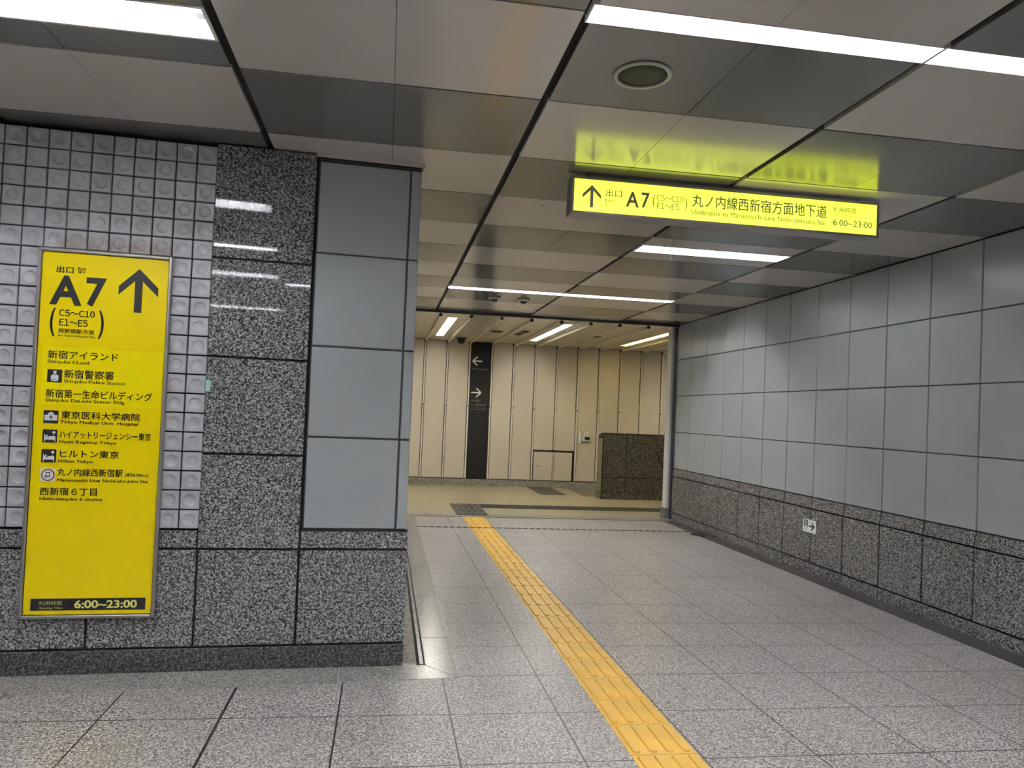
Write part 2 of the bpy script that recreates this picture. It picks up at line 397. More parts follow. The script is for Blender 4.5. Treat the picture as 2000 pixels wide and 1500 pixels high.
# granite: plinth, blocks, cap course, pillar
seams = [0.157] + [-0.43 - 0.5203 * k for k in range(12)]
for a, b in zip(seams[1:], seams[:-1]):
    fw.slab(1, -1, a + 0.006, b - (0.006 if b < 0.1 else 0), 0.1316, 0.635, 0.05, 0.0, 0.003, 2)
    if not (a > -1.0 and b < -0.4): fw.slab(1, -1, a + 0.006, b - (0.006 if b < 0.1 else 0), 0.647, 0.737, 0.05, 0.0, 0.004, 2)
fw.slab(1, -1, -6.3, 0.157, 0.0, 0.1195, 0.05, 0.0, 0.002, 3)
fw.box(-6.3, 0.15, 0.012, 0.05, 0.0, 0.74, 4)
zz = [0.641, 1.1465, 1.6625, 2.1905, 2.806]
for a, b in zip(zz[:-1], zz[1:]):
    fw.slab(1, -1, -0.950, -0.434, a + 0.006, b - 0.006, 0.05, -0.002, 0.003, 5)
fw.box(-0.945, -0.437, 0.01, 0.05, 0.63, 2.80, 4)
# recessed grey panels between pillar and corner
fw.box(-0.432, 0.135, 0.03, 0.05, 0.735, 2.80, 4)
pz = [0.748, 1.2515, 1.7505, 2.2655, 2.775]
for a, b in zip(pz[:-1], pz[1:]):
    fw.slab(1, -1, -0.414, 0.079, a + 0.005, b - 0.005, 0.04, 0.014, 0.005, 6)
    fw.slab(1, -1, 0.090, 0.145, a + 0.005, b - 0.005, 0.04, 0.014, 0.005, 6)
fw.box(-0.42, 0.142, 0.026, 0.03, 0.74, 2.79, 7)
struct(fw.build('wall_front', [M['joint'], M['dimple'], M['granite'], M['kick'], M['joint'], M['polished'], M['glass_panel'], M['panel_joint']], None, CW, WALL_A))
# thin metal edge of the ceiling round the pillar and the corner
et = MB()
et.box(-0.43, 0.16, -0.012, -0.006, CEIL - 0.022, CEIL - 0.001); et.box(0.150, 0.156, -0.012, 0.25, CEIL - 0.022, CEIL - 0.001)
et.box(-0.436, -0.430, -0.03, -0.006, CEIL - 0.022, CEIL - 0.001)
struct(et.build('trim_1', M['ceil_light'], None, CW, WALL_A))
# passage wall behind the corner, facing the passage
lw = MB()
for k in range(12):
    y0 = 4.215 + k * 0.5016; y1 = min(y0 + 0.5016, END)
    for a, b in zip(pz[:-1], pz[1:]): lw.slab(0, 1, y0 + 0.004, y1 - 0.004, a + 0.004, b - 0.004, 0.10, 0.142, 0.004, 0)
    lw.slab(0, 1, y0 + 0.003, y1 - 0.003, 0.13, 0.74, 0.10, 0.157, 0.003, 1)
lw.box(-0.05, 0.12, 4.33, END, 0, CEIL, 2); lw.box(0.1, 0.157, 4.215, END, 0.0, 0.125, 3)
struct(lw.build('wall_left', [M['glass_panel'], M['granite'], M['joint'], M['kick']]))

# passage wall on the other side
rw = MB()
RY0, RP = 4.658, 0.5016
rz = [0.734, 1.258, 1.776, 2.2965, 2.806]
k = -21
while RY0 + k * RP < END:
    y0, y1 = RY0 + k * RP, min(RY0 + (k + 1) * RP, END + 0.05)
    for a, b in zip(rz[:-1], rz[1:]): rw.slab(0, -1, y0 + 0.004, y1 - 0.004, a + 0.004, b - 0.004, RW + 0.03, RW, 0.005, 0)
    rw.slab(0, -1, y0 + 0.006, y1 - 0.006, 0.110, 0.617, RW + 0.03, RG, 0.003, 1)
    rw.add([(RG, y0 + 0.006, 0.630), (RG, y1 - 0.006, 0.630), (RW + 0.004, y1 - 0.006, 0.729), (RW + 0.004, y0 + 0.006, 0.729), (RW + 0.03, y0 + 0.006, 0.630), (RW + 0.03, y1 - 0.006, 0.630), (RW + 0.03, y1 - 0.006, 0.729), (RW + 0.03, y0 + 0.006, 0.729)],
           [(0, 1, 2, 3), (3, 2, 6, 7), (0, 3, 7, 4), (1, 5, 6, 2), (0, 4, 5, 1)], 1)
    k += 1
rw.slab(0, -1, YB, END + 0.05, 0.0, 0.098, RW + 0.03, RG, 0.002, 1)
rw.box(RW + 0.012, RW + 0.2, YB, END + 0.05, 0, 0.735, 2); rw.box(RW + 0.014, RW + 0.2, YB, END + 0.05, 0.735, CEIL, 3)
struct(rw.build('wall_right', [M['glass_panel'], M['right_granite'], M['joint'], M['panel_joint']]))
# walls behind and beside the viewer
bk = MB(); bk.box(XW - 0.2, RW + 0.2, YB - 0.2, YB, 0, CEIL, 0)
struct(bk.build('wall_back', M['glass_panel']))
struct(MB().box(XW - 0.2, XW, YB, 4.0, 0, CEIL).build('wall_side', M['glass_panel']))

# floor borders
struct(MB().box(3.935, RG, YB, 10.0, 0.0, 0.002).build('trim_2', M['dark_strip']))
bd = MB()
cs, sn = math.cos(WALL_A), math.sin(WALL_A)
def wpt(s, off, z): return (s * cs + off * sn, WALL_D + s * sn - off * cs, z)
for y0, y1 in ((4.66, 5.65), (5.655, 6.9), (6.905, 8.2), (8.205, 9.97)): bd.box(0.285, 0.45, y0, y1, 0, 0.002)
bd.prism([(0.285, 4.16), (0.45, 3.965), (0.45, 4.655), (0.285, 4.655)], lambda a, b, d: (a, b, d), 0.0, 0.002)
for a, b in ((-6.2, -4.9), (-4.897, -3.6), (-3.597, -2.3), (-2.297, -0.99), (-0.987, -0.19)):
    bd.prism([wpt(a, 0.25, 0)[:2], wpt(b, 0.235, 0)[:2], wpt(b, 0.002, 0)[:2], wpt(a, 0.002, 0)[:2]], lambda p, q, d: (p, q, d), 0.0, 0.002)
bd.prism([wpt(-0.187, 0.232, 0)[:2], (0.446, 3.963), (0.28, 4.158), wpt(-0.187, 0.002, 0)[:2]], lambda p, q, d: (p, q, d), 0.0, 0.002)
struct(bd.build('trim_3', M['border']))
gr = MB(); gr.box(0.236, 0.252, 4.17, 9.97, 0, 0.003, 0); gr.box(0.252, 0.272, 4.17, 9.97, 0, 0.006, 1); gr.box(0.272, 0.283, 4.17, 9.97, 0, 0.003, 0)
gr.box(0.160, 0.236, 4.20, 9.97, 0, 0.001, 2)
struct(gr.build('trim_4', [M['joint'], M['border'], M['far_granite']]))
th = MB()
for a, b in ((-0.2, 0.80), (0.806, 1.80), (1.806, 2.80), (2.806, 3.80), (3.806, 4.6)):
    th.box(a, b, 10.010, 10.120, 0, 0.004)
for a, b in ((-0.2, 0.60), (0.606, 1.03), (1.485, 2.30), (2.306, 3.2), (3.206, 4.2), (4.206, 5)):
    th.box(a, b, 10.150, 10.310, 0, 0.004)
th.box(-0.2, 4.9, 10.002, 10.34, 0, 0.001, 1)
struct(th.build('trim_5', [M['threshold'], M['joint']]))
struct(MB().box(0.2, 4.12, 9.994, 10.006, 0, 0.0035).build('trim_6', M['joint']))
# slotted drain across the passage
dr = MB(); dr.box(0.285, 3.935, 9.06, 9.115, 0.0, 0.0025, 0)
for k in range(43):
    x = 0.33 + k * 0.0835
    dr.add([(x, 9.06, 0.004), (x + 0.012, 9.06, 0.004), (x - 0.004, 9.115, 0.004), (x - 0.016, 9.115, 0.004), (x, 9.06, 0.0), (x + 0.012, 9.06, 0.0), (x - 0.004, 9.115, 0.0), (x - 0.016, 9.115, 0.0)],
           [(0, 1, 2, 3), (0, 4, 5, 1), (1, 5, 6, 2), (2, 6, 7, 3), (3, 7, 4, 0)], 1)
struct(dr.build('trim_7', [M['joint'], M['plastic']]))

# end of the passage: lintel edge and jambs
struct(MB().box(-0.05, 4.2, END, END + 0.05, CEIL - 0.035, CEIL + 0.14).build('trim_8', M['dark_steel']))
jb = MB(); jb.box(4.115, 4.20, END + 0.05, END + 0.13, 0.0, CEIL - 0.036, 0); jb.box(4.13, 4.137, END + 0.04, END + 0.05, 0, CEIL - 0.04, 1)
struct(jb.build('trim_9', [M['dark_steel'], M['steel']]))
struct(MB().box(4.085, 4.135, END + 0.14, END + 0.30, 0.15, FAR_CEIL - 0.002).build('trim_10', M['plastic']))
struct(MB().box(4.055, 4.13, END + 0.10, END + 0.30, 0.0, 0.148).build('trim_11', M['granite']))
struct(MB().box(-5, -0.05, END + 0.2, END + 0.35, 0, FAR_CEIL).build('wall_far_left', M['cream']))
struct(MB().box(4.21, 9.5, END + 0.2, END + 0.35, 0, FAR_CEIL).build('wall_far_right', M['cream']))
struct(MB().box(-5.2, -5.0, END + 0.2, 14.6, 0, FAR_CEIL).build('wall_far_end', M['cream']))
struct(MB().box(9.5, 9.7, END + 0.2, 14.6, 0, FAR_CEIL).build('wall_far_end.001', M['cream']))

# far wall of ribbed cream panels
FY = 14.32; FX0, FP = 0.705, 0.4367
fm = MB()
fm.box(-5, 9.5, FY + 0.012, FY + 0.2, 0, FAR_CEIL, 2)
fm.box(-5, 9.5, FY - 0.02, FY + 0.012, 0.0, 0.122, 3)
for k in range(-13, 21):
    xa, xb = FX0 + k * FP, FX0 + (k + 1) * FP
    if k == 2: xs = None
    hatch = k in (5, 6)
    z0 = 0.73 if hatch else 0.136
    fm.slab(1, -1, xa + 0.027, xb - 0.022, z0, FAR_CEIL - 0.004, FY + 0.02, FY, 0.004, 0)
    for a, b in ((0.74 if k == 6 else 0.136, 1.532), (1.546, FAR_CEIL - 0.05)):
        fm.slab(1, -1, xa - 0.011, xa + 0.015, a, b, FY + 0.02, FY - 0.035, 0.003, 1)
struct(fm.build('wall_far', [M['cream'], M['cream_fin'], M['joint'], M['far_base']]))
fc = MB()
FLAMP = [(0.845, 0.985), (2.592, 2.732), (4.339, 4.479), (-0.902, -0.762), (6.086, 6.226)]
fr = [(-5, 9.5, END + 0.06, FY + 0.01)]
for a, b in FLAMP: fr = rect_minus(fr, (a, b, 10.80, 13.50))
for x0, x1, y0, y1 in fr: fc.box(x0, x1, y0, y1, FAR_CEIL, FAR_CEIL + 0.01, 0)
for k in range(-13, 21):
    xa = FX0 + k * FP
    fc.box(xa - 0.006, xa + 0.014, 10.42, FY - 0.035, FAR_CEIL - 0.045, FAR_CEIL, 1)
    fc.lathe([(0.018, 0), (0.024, 0.004), (0.024, 0.05), (0.018, 0.055)], (xa + 0.004, 10.365, FAR_CEIL - 0.024), 'y', 12, 2)
    for q in (0.15, 0.30):
        if (k * 7 + int(q * 100)) % 3: fc.box(xa + q, xa + q + 0.003, END + 0.1, FY, FAR_CEIL - 0.0008, FAR_CEIL, 3)
struct(fc.build('ceiling_far', [M['cream_ceiling'], M['cream_fin'], M['black'], M['mat_brown']]))
struct(MB().box(-5, 9.5, END + 0.05, 14.6, 2.95, 3.0).build('ceiling_far_deck', M['joint']))

# ------------------------------------------------------------------ ceiling lamps
def lamp_wide(rect, label, group='recessed fluorescent lamps'):
    x0, x1, y0, y1 = rect; cx, cy = (x0 + x1) / 2, (y0 + y1) / 2; hx, hy = (x1 - x0) / 2, (y1 - y0) / 2
    t = thing('ceiling_lamp', label, 'lamp', (cx, cy, CEIL), 0, group)
    h = MB(); d = 0.105; z = -0.004
    h.box(-hx, hx, -hy, -hy + 0.012, z, 0.055); h.box(-hx, hx, hy - 0.012, hy, z, 0.055)
    h.box(-hx, -hx + 0.012, -hy + 0.012, hy - 0.012, z, d); h.box(hx - 0.012, hx, -hy + 0.012, hy - 0.012, z, d)
    # sloping white reflector
    vs = [(-hx + 0.012, -hy + 0.012, 0.055), (hx - 0.012, -hy + 0.012, 0.055), (hx - 0.012, -0.05, d), (-hx + 0.012, -0.05, d),
          (-hx + 0.012, 0.05, d), (hx - 0.012, 0.05, d), (hx - 0.012, hy - 0.012, 0.055), (-hx + 0.012, hy - 0.012, 0.055)]
    h.add(vs, [(0, 1, 2, 3), (3, 2, 5, 4), (4, 5, 6, 7)])
    h.box(-hx, hx, -hy, hy, d + 0.001, d + 0.006)
    h.build('housing', M['reflector'], t, fix=False)
    tl = hx - 0.055
    MB().lathe([(0.010, -tl), (0.0145, -tl + 0.004), (0.0145, tl - 0.004), (0.010, tl)], (0, 0, 0.052), 'x', 16).build('tube', M['tube'], t)
    for s in (-1, 1):
        e = MB(); a = s * (tl + 0.002); b = s * (hx - 0.013); e.box(min(a, b), max(a, b), -0.022, 0.022, 0.026, 0.102); e.build('lamp_holder', M['white'], t)
    return t
def lamp_slot(rect, label, mat='slot_tube', z=CEIL, along='x', depth=0.055, group='slot lamps flush with the ceiling'):
    x0, x1, y0, y1 = rect; cx, cy = (x0 + x1) / 2, (y0 + y1) / 2
    hx, hy = ((x1 - x0) / 2, (y1 - y0) / 2) if along == 'x' else ((y1 - y0) / 2, (x1 - x0) / 2)
    t = thing('ceiling_lamp', label, 'lamp', (cx, cy, z), 0 if along == 'x' else PI / 2, group)
    h = MB(); d = depth + 0.035
    h.box(-hx, hx, -hy, -hy + 0.004, -0.003, d); h.box(-hx, hx, hy - 0.004, hy, -0.003, d)
    h.box(-hx, -hx + 0.006, -hy + 0.004, hy - 0.004, -0.003, d); h.box(hx - 0.006, hx, -hy + 0.004, hy - 0.004, -0.003, d)
    h.box(-hx, hx, -hy, hy, d + 0.001, d + 0.006)
    h.build('housing', M['reflector'], t)
    tl = hx - 0.03
    MB().lathe([(0.010, -tl), (0.0145, -tl + 0.004), (0.0145, tl - 0.004), (0.010, tl)], (0, 0, depth), 'x', 16).build('tube', M[mat], t)
    for s in (-1, 1):
        e = MB(); a = s * (tl + 0.001); b = s * (hx - 0.007); e.box(min(a, b), max(a, b), -0.017, 0.017, depth - 0.018, d); e.build('lamp_holder', M['white'], t)
    return t
lamp_wide(WIDE[0], 'wide recessed ceiling lamp above the tiled wall with yellow sign')
lamp_wide(WIDE[1], 'wide recessed ceiling lamp just beyond the hanging yellow sign')
lamp_slot(SLOT[0], 'narrow slot lamp in the ceiling in front of the round speaker')
lamp_slot(SLOT[1], 'narrow slot lamp cut off by the frame, following the one near the speaker')
lamp_slot(SLOT[2], 'distant narrow slot lamp in passage ceiling, beside the smoke detectors')
lamp_slot(SLOT[3], 'distant narrow slot lamp in passage ceiling, ending nearest the grey panelled wall')
for r in WIDE_OUT: lamp_wide(r, 'recessed ceiling lamp of the concourse beyond the picture', 'concourse lamps beyond the picture')
for r in SLOT_OUT: lamp_slot(r, 'slot lamp of the concourse ceiling beyond the picture', group='concourse slot lamps beyond the picture')
far_labels = ['short-looking white lamp above the black direction panel in far corridor', 'long white lamp in the middle of the far corridor ceiling',
              'yellow glowing lamp in far corridor ceiling above the stone partition', 'white lamp of the far corridor beyond the picture', 'white lamp of the far corridor beyond the picture']
for i, (a, b) in enumerate(FLAMP):
    lamp_slot((a, b, 10.80, 13.50), far_labels[i], 'yellow_tube' if i == 2 else 'far_tube', FAR_CEIL, 'y', 0.07,
              'far corridor lamps' if i < 3 else 'far corridor lamps beyond the picture')

# ------------------------------------------------------------------ hanging lit sign
HY = 4.04
hs = thing('hanging_sign', 'lit yellow sign hanging from the ceiling with arrow, exit A7 and opening hours', 'sign', (1.932, HY, CEIL))
def hp(x, z, y=0.0): return (x - 1.932, y, z - CEIL)
b = MB(); X0, X1, Z0, Z1, I = 0.983, 2.881, 2.572, 2.783, 0.014
b.box(X0 - 1.932, X1 - 1.932, 0.012, 0.112, Z0 - CEIL, Z1 - CEIL)
for q in ((X0, X1, Z0, Z0 + I), (X0, X1, Z1 - I, Z1), (X0, X0 + I, Z0 + I, Z1 - I), (X1 - I, X1, Z0 + I, Z1 - I)):
    b.box(q[0] - 1.932, q[1] - 1.932, -0.004, 0.012, q[2] - CEIL, q[3] - CEIL)
b.build('frame', M['alu'], hs)
MB().box(X0 + I - 1.932, X1 - I - 1.932, 0.002, 0.010, Z0 + I - CEIL, Z1 - I - CEIL).build('face', M['sign_glow'], hs)
MB().box(1.089 - 1.932, 2.773 - 1.932, 0.03, 0.10, Z1 - CEIL, 0.0).build('mounting_bar', M['alu'], hs)
HANG = [('出口', 1.1829, 1.2774, 2.682, 2.7249, 'c'), ('Exit', 1.1803, 1.2315, 2.6508, 2.672, 'l'), ('출구', 1.1799, 1.2254, 2.6241, 2.6443, 'c'),
 ('A', 1.3034, 1.3798, 2.6319, 2.7222, 'b'), ('7', 1.3936, 1.4434, 2.6325, 2.7228, 'b'), ('(', 1.4629, 1.4761, 2.6342, 2.7193, 'n'), (')', 1.6576, 1.6705, 2.6342, 2.7193, 'n'),
 ('C5~C10', 1.4842, 1.6475, 2.6824, 2.718, 'n'), ('E1~E5', 1.4875, 1.622, 2.6367, 2.6716, 'n'), ('丸ノ内線西新宿方面地下道', 1.6995, 2.5446, 2.6647, 2.7418, 'c'),
 ('Underpass to Marunouchi Line Nishi-shinjuku Sta.', 1.6985, 2.541, 2.6226, 2.6524, 'l'), ('利用時間', 2.5839, 2.7348, 2.705, 2.7403, 'c'),
 ('Opening Time', 2.5858, 2.736, 2.6843, 2.6995, 'l'), ('6:00~23:00', 2.5856, 2.8414, 2.626, 2.6641, 'n')]
for tx, u0, u1, v0, v1, md in HANG:
    lettering(tx, u0, u1, v0, v1, md, lambda u, v: hp(u, v, 0.0012), M['sign_ink'], hs, {'b': 0.024, 'l': 0.012, 'n': 0.014, 'c': 0.014}[md])
HARROW = [(1.1012, 2.7403), (1.1553, 2.6850), (1.1553, 2.6625), (1.1100, 2.7085), (1.1100, 2.6115), (1.0924, 2.6115), (1.0924, 2.7085), (1.0471, 2.6625), (1.0471, 2.6850)]
flat(HARROW, lambda u, v, d: hp(u, v, 0.002 - d), M['sign_ink'], 'arrow', hs, 0.0002, 0.001)

# ------------------------------------------------------------------ wall sign (on the tiled wall)
SC, SZ = -1.455, 1.232
ws = thing('wall_sign', 'tall yellow direction sign in steel frame on the white dimpled tiles', 'sign', wpt(SC, 0.0075, 0.292), WALL_A)
def wp(s, z, d=0.0): return (s - SC, -d, z - 0.292)          # d: out of the wall
S0, S1, A0, A1 = -1.776, -1.139, 0.294, 2.168; FI = 0.017
g = MB()
g.box(S0 + 0.004 - SC, S1 - 0.004 - SC, -0.012, 0.0, A0 + 0.004 - 0.292, A1 - 0.004 - 0.292)
def bar(mb, s0, s1, z0, z1):
    mb.slab(1, -1, s0 - SC, s1 - SC, z0 - 0.292, z1 - 0.292, 0.0, -0.030, 0.004)
bar(g, S0, S0 + FI, A0, A1); bar(g, S1 - FI, S1, A0, A1); bar(g, S0 + FI, S1 - FI, A0, A0 + FI); bar(g, S0 + FI, S1 - FI, A1 - FI, A1)
g.build('frame', M['alu'], ws)
MB().box(S0 + FI - SC, S1 - FI - SC, -0.0125, -0.012, A0 + FI - 0.292, A1 - FI - 0.292).build('shadow_gap', M['black'], ws)
pnl = MB().box(S0 + FI + 0.003 - SC, S1 - FI - 0.003 - SC, -0.0165, -0.013, A0 + FI + 0.003 - 0.292, A1 - FI - 0.003 - 0.292).build('panel', M['sign_yellow'], ws)
D0 = 0.0167
def wf(u, v, d): return wp(u, v, D0 + d)
flat([(-1.7316, 1.6640), (-1.1642, 1.6640), (-1.1642, 1.3722), (-1.7316, 1.3722)], wf, M['sticker_yellow'], 'sticker', ws, 0, 0.0006)
SIGN = [('出口', -1.6903, -1.6101, 2.0444, 2.0785, 'c'), ('Exit', -1.5903, -1.5524, 2.0642, 2.0795, 'l'), ('출구', -1.5878, -1.5542, 2.0482, 2.0616, 'c'),
 ('A', -1.7157, -1.5652, 1.8808, 2.0316, 'b'), ('7', -1.5476, -1.4515, 1.8815, 2.0307, 'b'), ('(', -1.7069, -1.6831, 1.7170, 1.8650, 'n'), (')', -1.4805, -1.4552, 1.7170, 1.8650, 'n'),
 ('C5~C10', -1.6671, -1.4996, 1.8246, 1.8582, 'n'), ('E1~E5', -1.6639, -1.5303, 1.7755, 1.81, 'n'), ('西新宿駅方面', -1.666, -1.4981, 1.738, 1.7613, 'c'),
 ('for Nishi-shinjuku Sta.', -1.6661, -1.4902, 1.7205, 1.7315, 'l'), ('新宿アイランド', -1.7082, -1.3786, 1.6058, 1.6492, 'c'), ('Shinjuku I-Land', -1.7087, -1.514, 1.5828, 1.6000, 'l'),
 ('新宿警察署', -1.6277, -1.3943, 1.5087, 1.5539, 'c'), ('Shinjuku Police Station', -1.6275, -1.3382, 1.4865, 1.5035, 'l'), ('新宿第一生命ビルディング', -1.7073, -1.2062, 1.4084, 1.4525, 'c'),
 ('Shinjuku Dai-ichi Seimei Bldg.', -1.7075, -1.3315, 1.3877, 1.4044, 'l'), ('東京医科大学病院', -1.6314, -1.2578, 1.3026, 1.3434, 'c'), ('Tokyo Medical Univ. Hospital', -1.6342, -1.2666, 1.2795, 1.2965, 'l'),
 ('ハイアットリージェンシー東京', -1.6331, -1.2018, 1.2040, 1.243, 'c'), ('Hyatt Regency Tokyo', -1.6324, -1.3653, 1.1795, 1.195, 'l'), ('ヒルトン東京', -1.6273, -1.3503, 1.1068, 1.1461, 'c'),
 ('Hilton Tokyo', -1.6326, -1.4705, 1.0805, 1.0967, 'l'), ('丸ノ内線西新宿駅', -1.6341, -1.3267, 1.0123, 1.0528, 'c'), ('(約600m)', -1.3169, -1.2044, 1.0125, 1.0355, 'c'),
 ('Marunouchi Line Nishi-shinjuku Sta.', -1.6333, -1.2003, 0.9851, 1.0010, 'l'), ('西新宿６丁目', -1.709, -1.4441, 0.9141, 0.9546, 'c'), ('Nishi-shinjuku 6 chome', -1.7091, -1.4169, 0.8890, 0.9049, 'l')]
for tx, u0, u1, v0, v1, md in SIGN:
    lettering(tx, u0, u1, v0, v1, md, lambda u, v: wp(u, v, D0 + 0.0012), M['ink'], ws, {'b': 0.030, 'l': 0.016, 'n': 0.020, 'c': 0.016}[md])
SARROW = [(-1.2986, 2.0927), (-1.2032, 1.9985), (-1.2032, 1.9530), (-1.2803, 2.0295), (-1.2803, 1.8655), (-1.3169, 1.8655), (-1.3169, 2.0295), (-1.3940, 1.9530), (-1.3940, 1.9985)]
flat(SARROW, wf, M['ink'], 'arrow', ws, 0.0002, 0.0012)
bar_ = flat([(-1.7230, 0.3345), (-1.1860, 0.3345), (-1.1860, 0.3945), (-1.7230, 0.3945)], wf, M['ink'], 'hours_bar', ws, 0.0002, 0.0012)
for tx, u0, u1, v0, v1, md in (('利用時間', -1.6855, -1.5791, 0.3610, 0.3825, 'c'), ('Opening Time', -1.6865, -1.5759, 0.3427, 0.3532, 'l'), ('6:00~23:00', -1.5207, -1.2253, 0.3442, 0.3856, 'n')):
    lettering(tx, u0, u1, v0, v1, md, lambda u, v: wp(u, v, D0 + 0.0022), M['pale_yellow'], bar_, {'l': 0.012, 'n': 0.03, 'c': 0.006}[md])
for s, z in ((-1.7530, 0.3293), (-1.1588, 0.3303), (-1.7545, 2.1380), (-1.1597, 2.1385)):
    MB().lathe([(0.0035, 0), (0.003, -0.0012), (0.001, -0.0016)], wp(s, z, D0), 'y', 12).build('screw', M['mat_brown'], ws)
# pictograms
def picto(u0, u1, v0, v1, mat='ink', nm='pictogram'):
    return flat(rrect(u0, u1, v0, v1, 0.004), wf, M[mat], nm, ws, 0.0002, 0.0012)
def white(poly, parent, mat='print_white', nm='print', lv=1): flat(poly, wf, M[mat], nm, parent, 0.0012, 0.0012 + 0.0006 * lv)
p = picto(-1.7055, -1.6365, 1.4855, 1.5513)
ux, uy = -1.671, 1.4855
white([(ux - 0.008, uy + 0.0585), (ux + 0.009, uy + 0.0585), (ux + 0.008, uy + 0.0525), (ux - 0.006, uy + 0.0525)], p)         # cap
white(disc(ux + 0.0005, uy + 0.0475, 0.0065, 16, 0.0072), p)                                                                  # head
white([(ux - 0.017, uy + 0.031), (ux - 0.012, uy + 0.0385), (ux - 0.004, uy + 0.040), (ux + 0.001, uy + 0.035), (ux + 0.006, uy + 0.040), (ux + 0.013, uy + 0.0385), (ux + 0.018, uy + 0.031), (ux + 0.017, uy + 0.012), (ux + 0.012, uy + 0.0065), (ux - 0.011, uy + 0.0065), (ux - 0.016, uy + 0.012)], p)
flat([(ux - 0.009, uy + 0.0175), (ux + 0.010, uy + 0.0155), (ux + 0.010, uy + 0.0135), (ux - 0.005, uy + 0.0135), (ux - 0.006, uy + 0.010), (ux - 0.009, uy + 0.013)], wf, M['ink'], 'print', p, 0.002, 0.003)
p = picto(-1.7115, -1.6435, 1.2777, 1.343)
ux, uy = -1.6775, 1.2777
white([(ux - 0.030, uy + 0.0150), (ux + 0.030, uy + 0.0150), (ux + 0.030, uy + 0.042), (ux + 0.0145, uy + 0.044), (ux + 0.0125, uy + 0.051), (ux + 0.005, uy + 0.0565), (ux - 0.005, uy + 0.0565), (ux - 0.0125, uy + 0.051), (ux - 0.0145, uy + 0.044), (ux - 0.030, uy + 0.042)], p)
c_, q_ = 0.0022, 0.0095
flat([(ux + a, uy + 0.031 + b_) for a, b_ in ((-c_, q_), (c_, q_), (c_, c_), (q_, c_), (q_, -c_), (c_, -c_), (c_, -q_), (-c_, -q_), (-c_, -c_), (-q_, -c_), (-q_, c_), (-c_, c_))], wf, M['ink'], 'print', p, 0.002, 0.003)
for u0, u1, v0, v1 in ((-1.7113, -1.6434, 1.1804, 1.2458), (-1.7115, -1.6434, 1.0800, 1.1459)):
    p = picto(u0, u1, v0, v1)
    R2 = lambda pts: [(u0 + a * (u1 - u0), v0 + b_ * (v1 - v0)) for a, b_ in pts]
    white(R2([(0.12, 0.08), (0.18, 0.08), (0.18, 0.22), (0.82, 0.22), (0.82, 0.08), (0.88, 0.08), (0.88, 0.46), (0.80, 0.50), (0.42, 0.48), (0.42, 0.36), (0.18, 0.36), (0.18, 0.64), (0.12, 0.64)]), p)
    white(R2([(0.20, 0.37), (0.36, 0.37), (0.36, 0.43), (0.30, 0.50), (0.20, 0.50)]), p)
    white(R2(disc(0.31, 0.54, 0.055, 16)), p)
    white(R2([(0.64, 0.72), (0.665, 0.84), (0.71, 0.88), (0.81, 0.88), (0.855, 0.84), (0.88, 0.72)]), p)
    white(R2([(0.75, 0.52), (0.775, 0.52), (0.775, 0.72), (0.75, 0.72)]), p)
p = picto(-1.7122, -1.6430, 0.9820, 1.0505, 'emblem_cream', 'emblem')
cx_, cz_ = -1.6764, 1.0170
white(disc(cx_, cz_, 0.0308), p, 'emblem_red'); white(disc(cx_, cz_, 0.0255), p, 'print_white', lv=2)
lettering('M', cx_ - 0.0095, cx_ + 0.0095, cz_ + 0.0040, cz_ + 0.0160, 'b', lambda u, v: wp(u, v, D0 + 0.0028), M['ink'], p, 0.03)
lettering('07', cx_ - 0.0145, cx_ + 0.0145, cz_ - 0.0155, cz_ - 0.0005, 'b', lambda u, v: wp(u, v, D0 + 0.0028), M['ink'], p, 0.03)

# small sticker at the edge of the pillar
st = MB().box(-0.0125, 0.0125, -0.001, 0.0, -0.031, 0.031).build('sticker', M['mint'], None, wpt(-0.9375, 0.009, 1.505), WALL_A)
tag(st, 'small mint green sticker where the tiles meet the granite pillar', 'sticker')

# ------------------------------------------------------------------ emergency exit plate low on the passage wall
ep = thing('emergency_exit_sign', 'small white running-man exit plate with black arrow on the granite dado', 'sign', (RG, 6.669, 0.392))
ef = lambda a, b_, d: (-d, 6.669 - a, b_ - 0.392)          # a: world y (decreasing towards viewer's side)
def epoly(pts): return pts
flat(rrect(6.558, 6.780, 0.392, 0.517, 0.003), lambda a, b_, d: (-d, a - 6.669, b_ - 0.392), M['exit_white'], 'plate', ep, 0, 0.008)
ff = lambda a, b_, d: (-0.008 - d, a - 6.669, b_ - 0.392)
door = [(6.764, 0.438), (6.764, 0.508), (6.697, 0.508), (6.697, 0.438), (6.712, 0.438), (6.707, 0.442), (6.707, 0.499), (6.752, 0.499), (6.752, 0.446), (6.758, 0.438)]
flat(door, ff, M['ink'], 'pictogram', ep, 0.0002, 0.0012)
flat(disc(6.722, 0.4915, 0.0050, 12), ff, M['ink'], 'pictogram', ep, 0.0002, 0.0012)
flat([(6.738, 0.486), (6.718, 0.484), (6.712, 0.470), (6.718, 0.470), (6.722, 0.474), (6.722, 0.466), (6.708, 0.452), (6.712, 0.447), (6.728, 0.461), (6.744, 0.450), (6.750, 0.452), (6.733, 0.470), (6.733, 0.478), (6.744, 0.474), (6.746, 0.478)], ff, M['ink'], 'pictogram', ep, 0.0002, 0.0012)
flat([(6.677, 0.464), (6.617, 0.464), (6.645, 0.498), (6.631, 0.498), (6.576, 0.456), (6.631, 0.414), (6.645, 0.414), (6.617, 0.448), (6.677, 0.448)], ff, M['ink'], 'arrow', ep, 0.0002, 0.0012)
for tx, v0, v1 in (('非常口', 0.419, 0.431), ('EXIT', 0.406, 0.414)):
    lettering(tx, 6.762, 6.702 if tx == '非常口' else 6.712, v0, v1, 'c', lambda u, v: ff(u, v, 0.001), M['ink'], ep, 0.0)

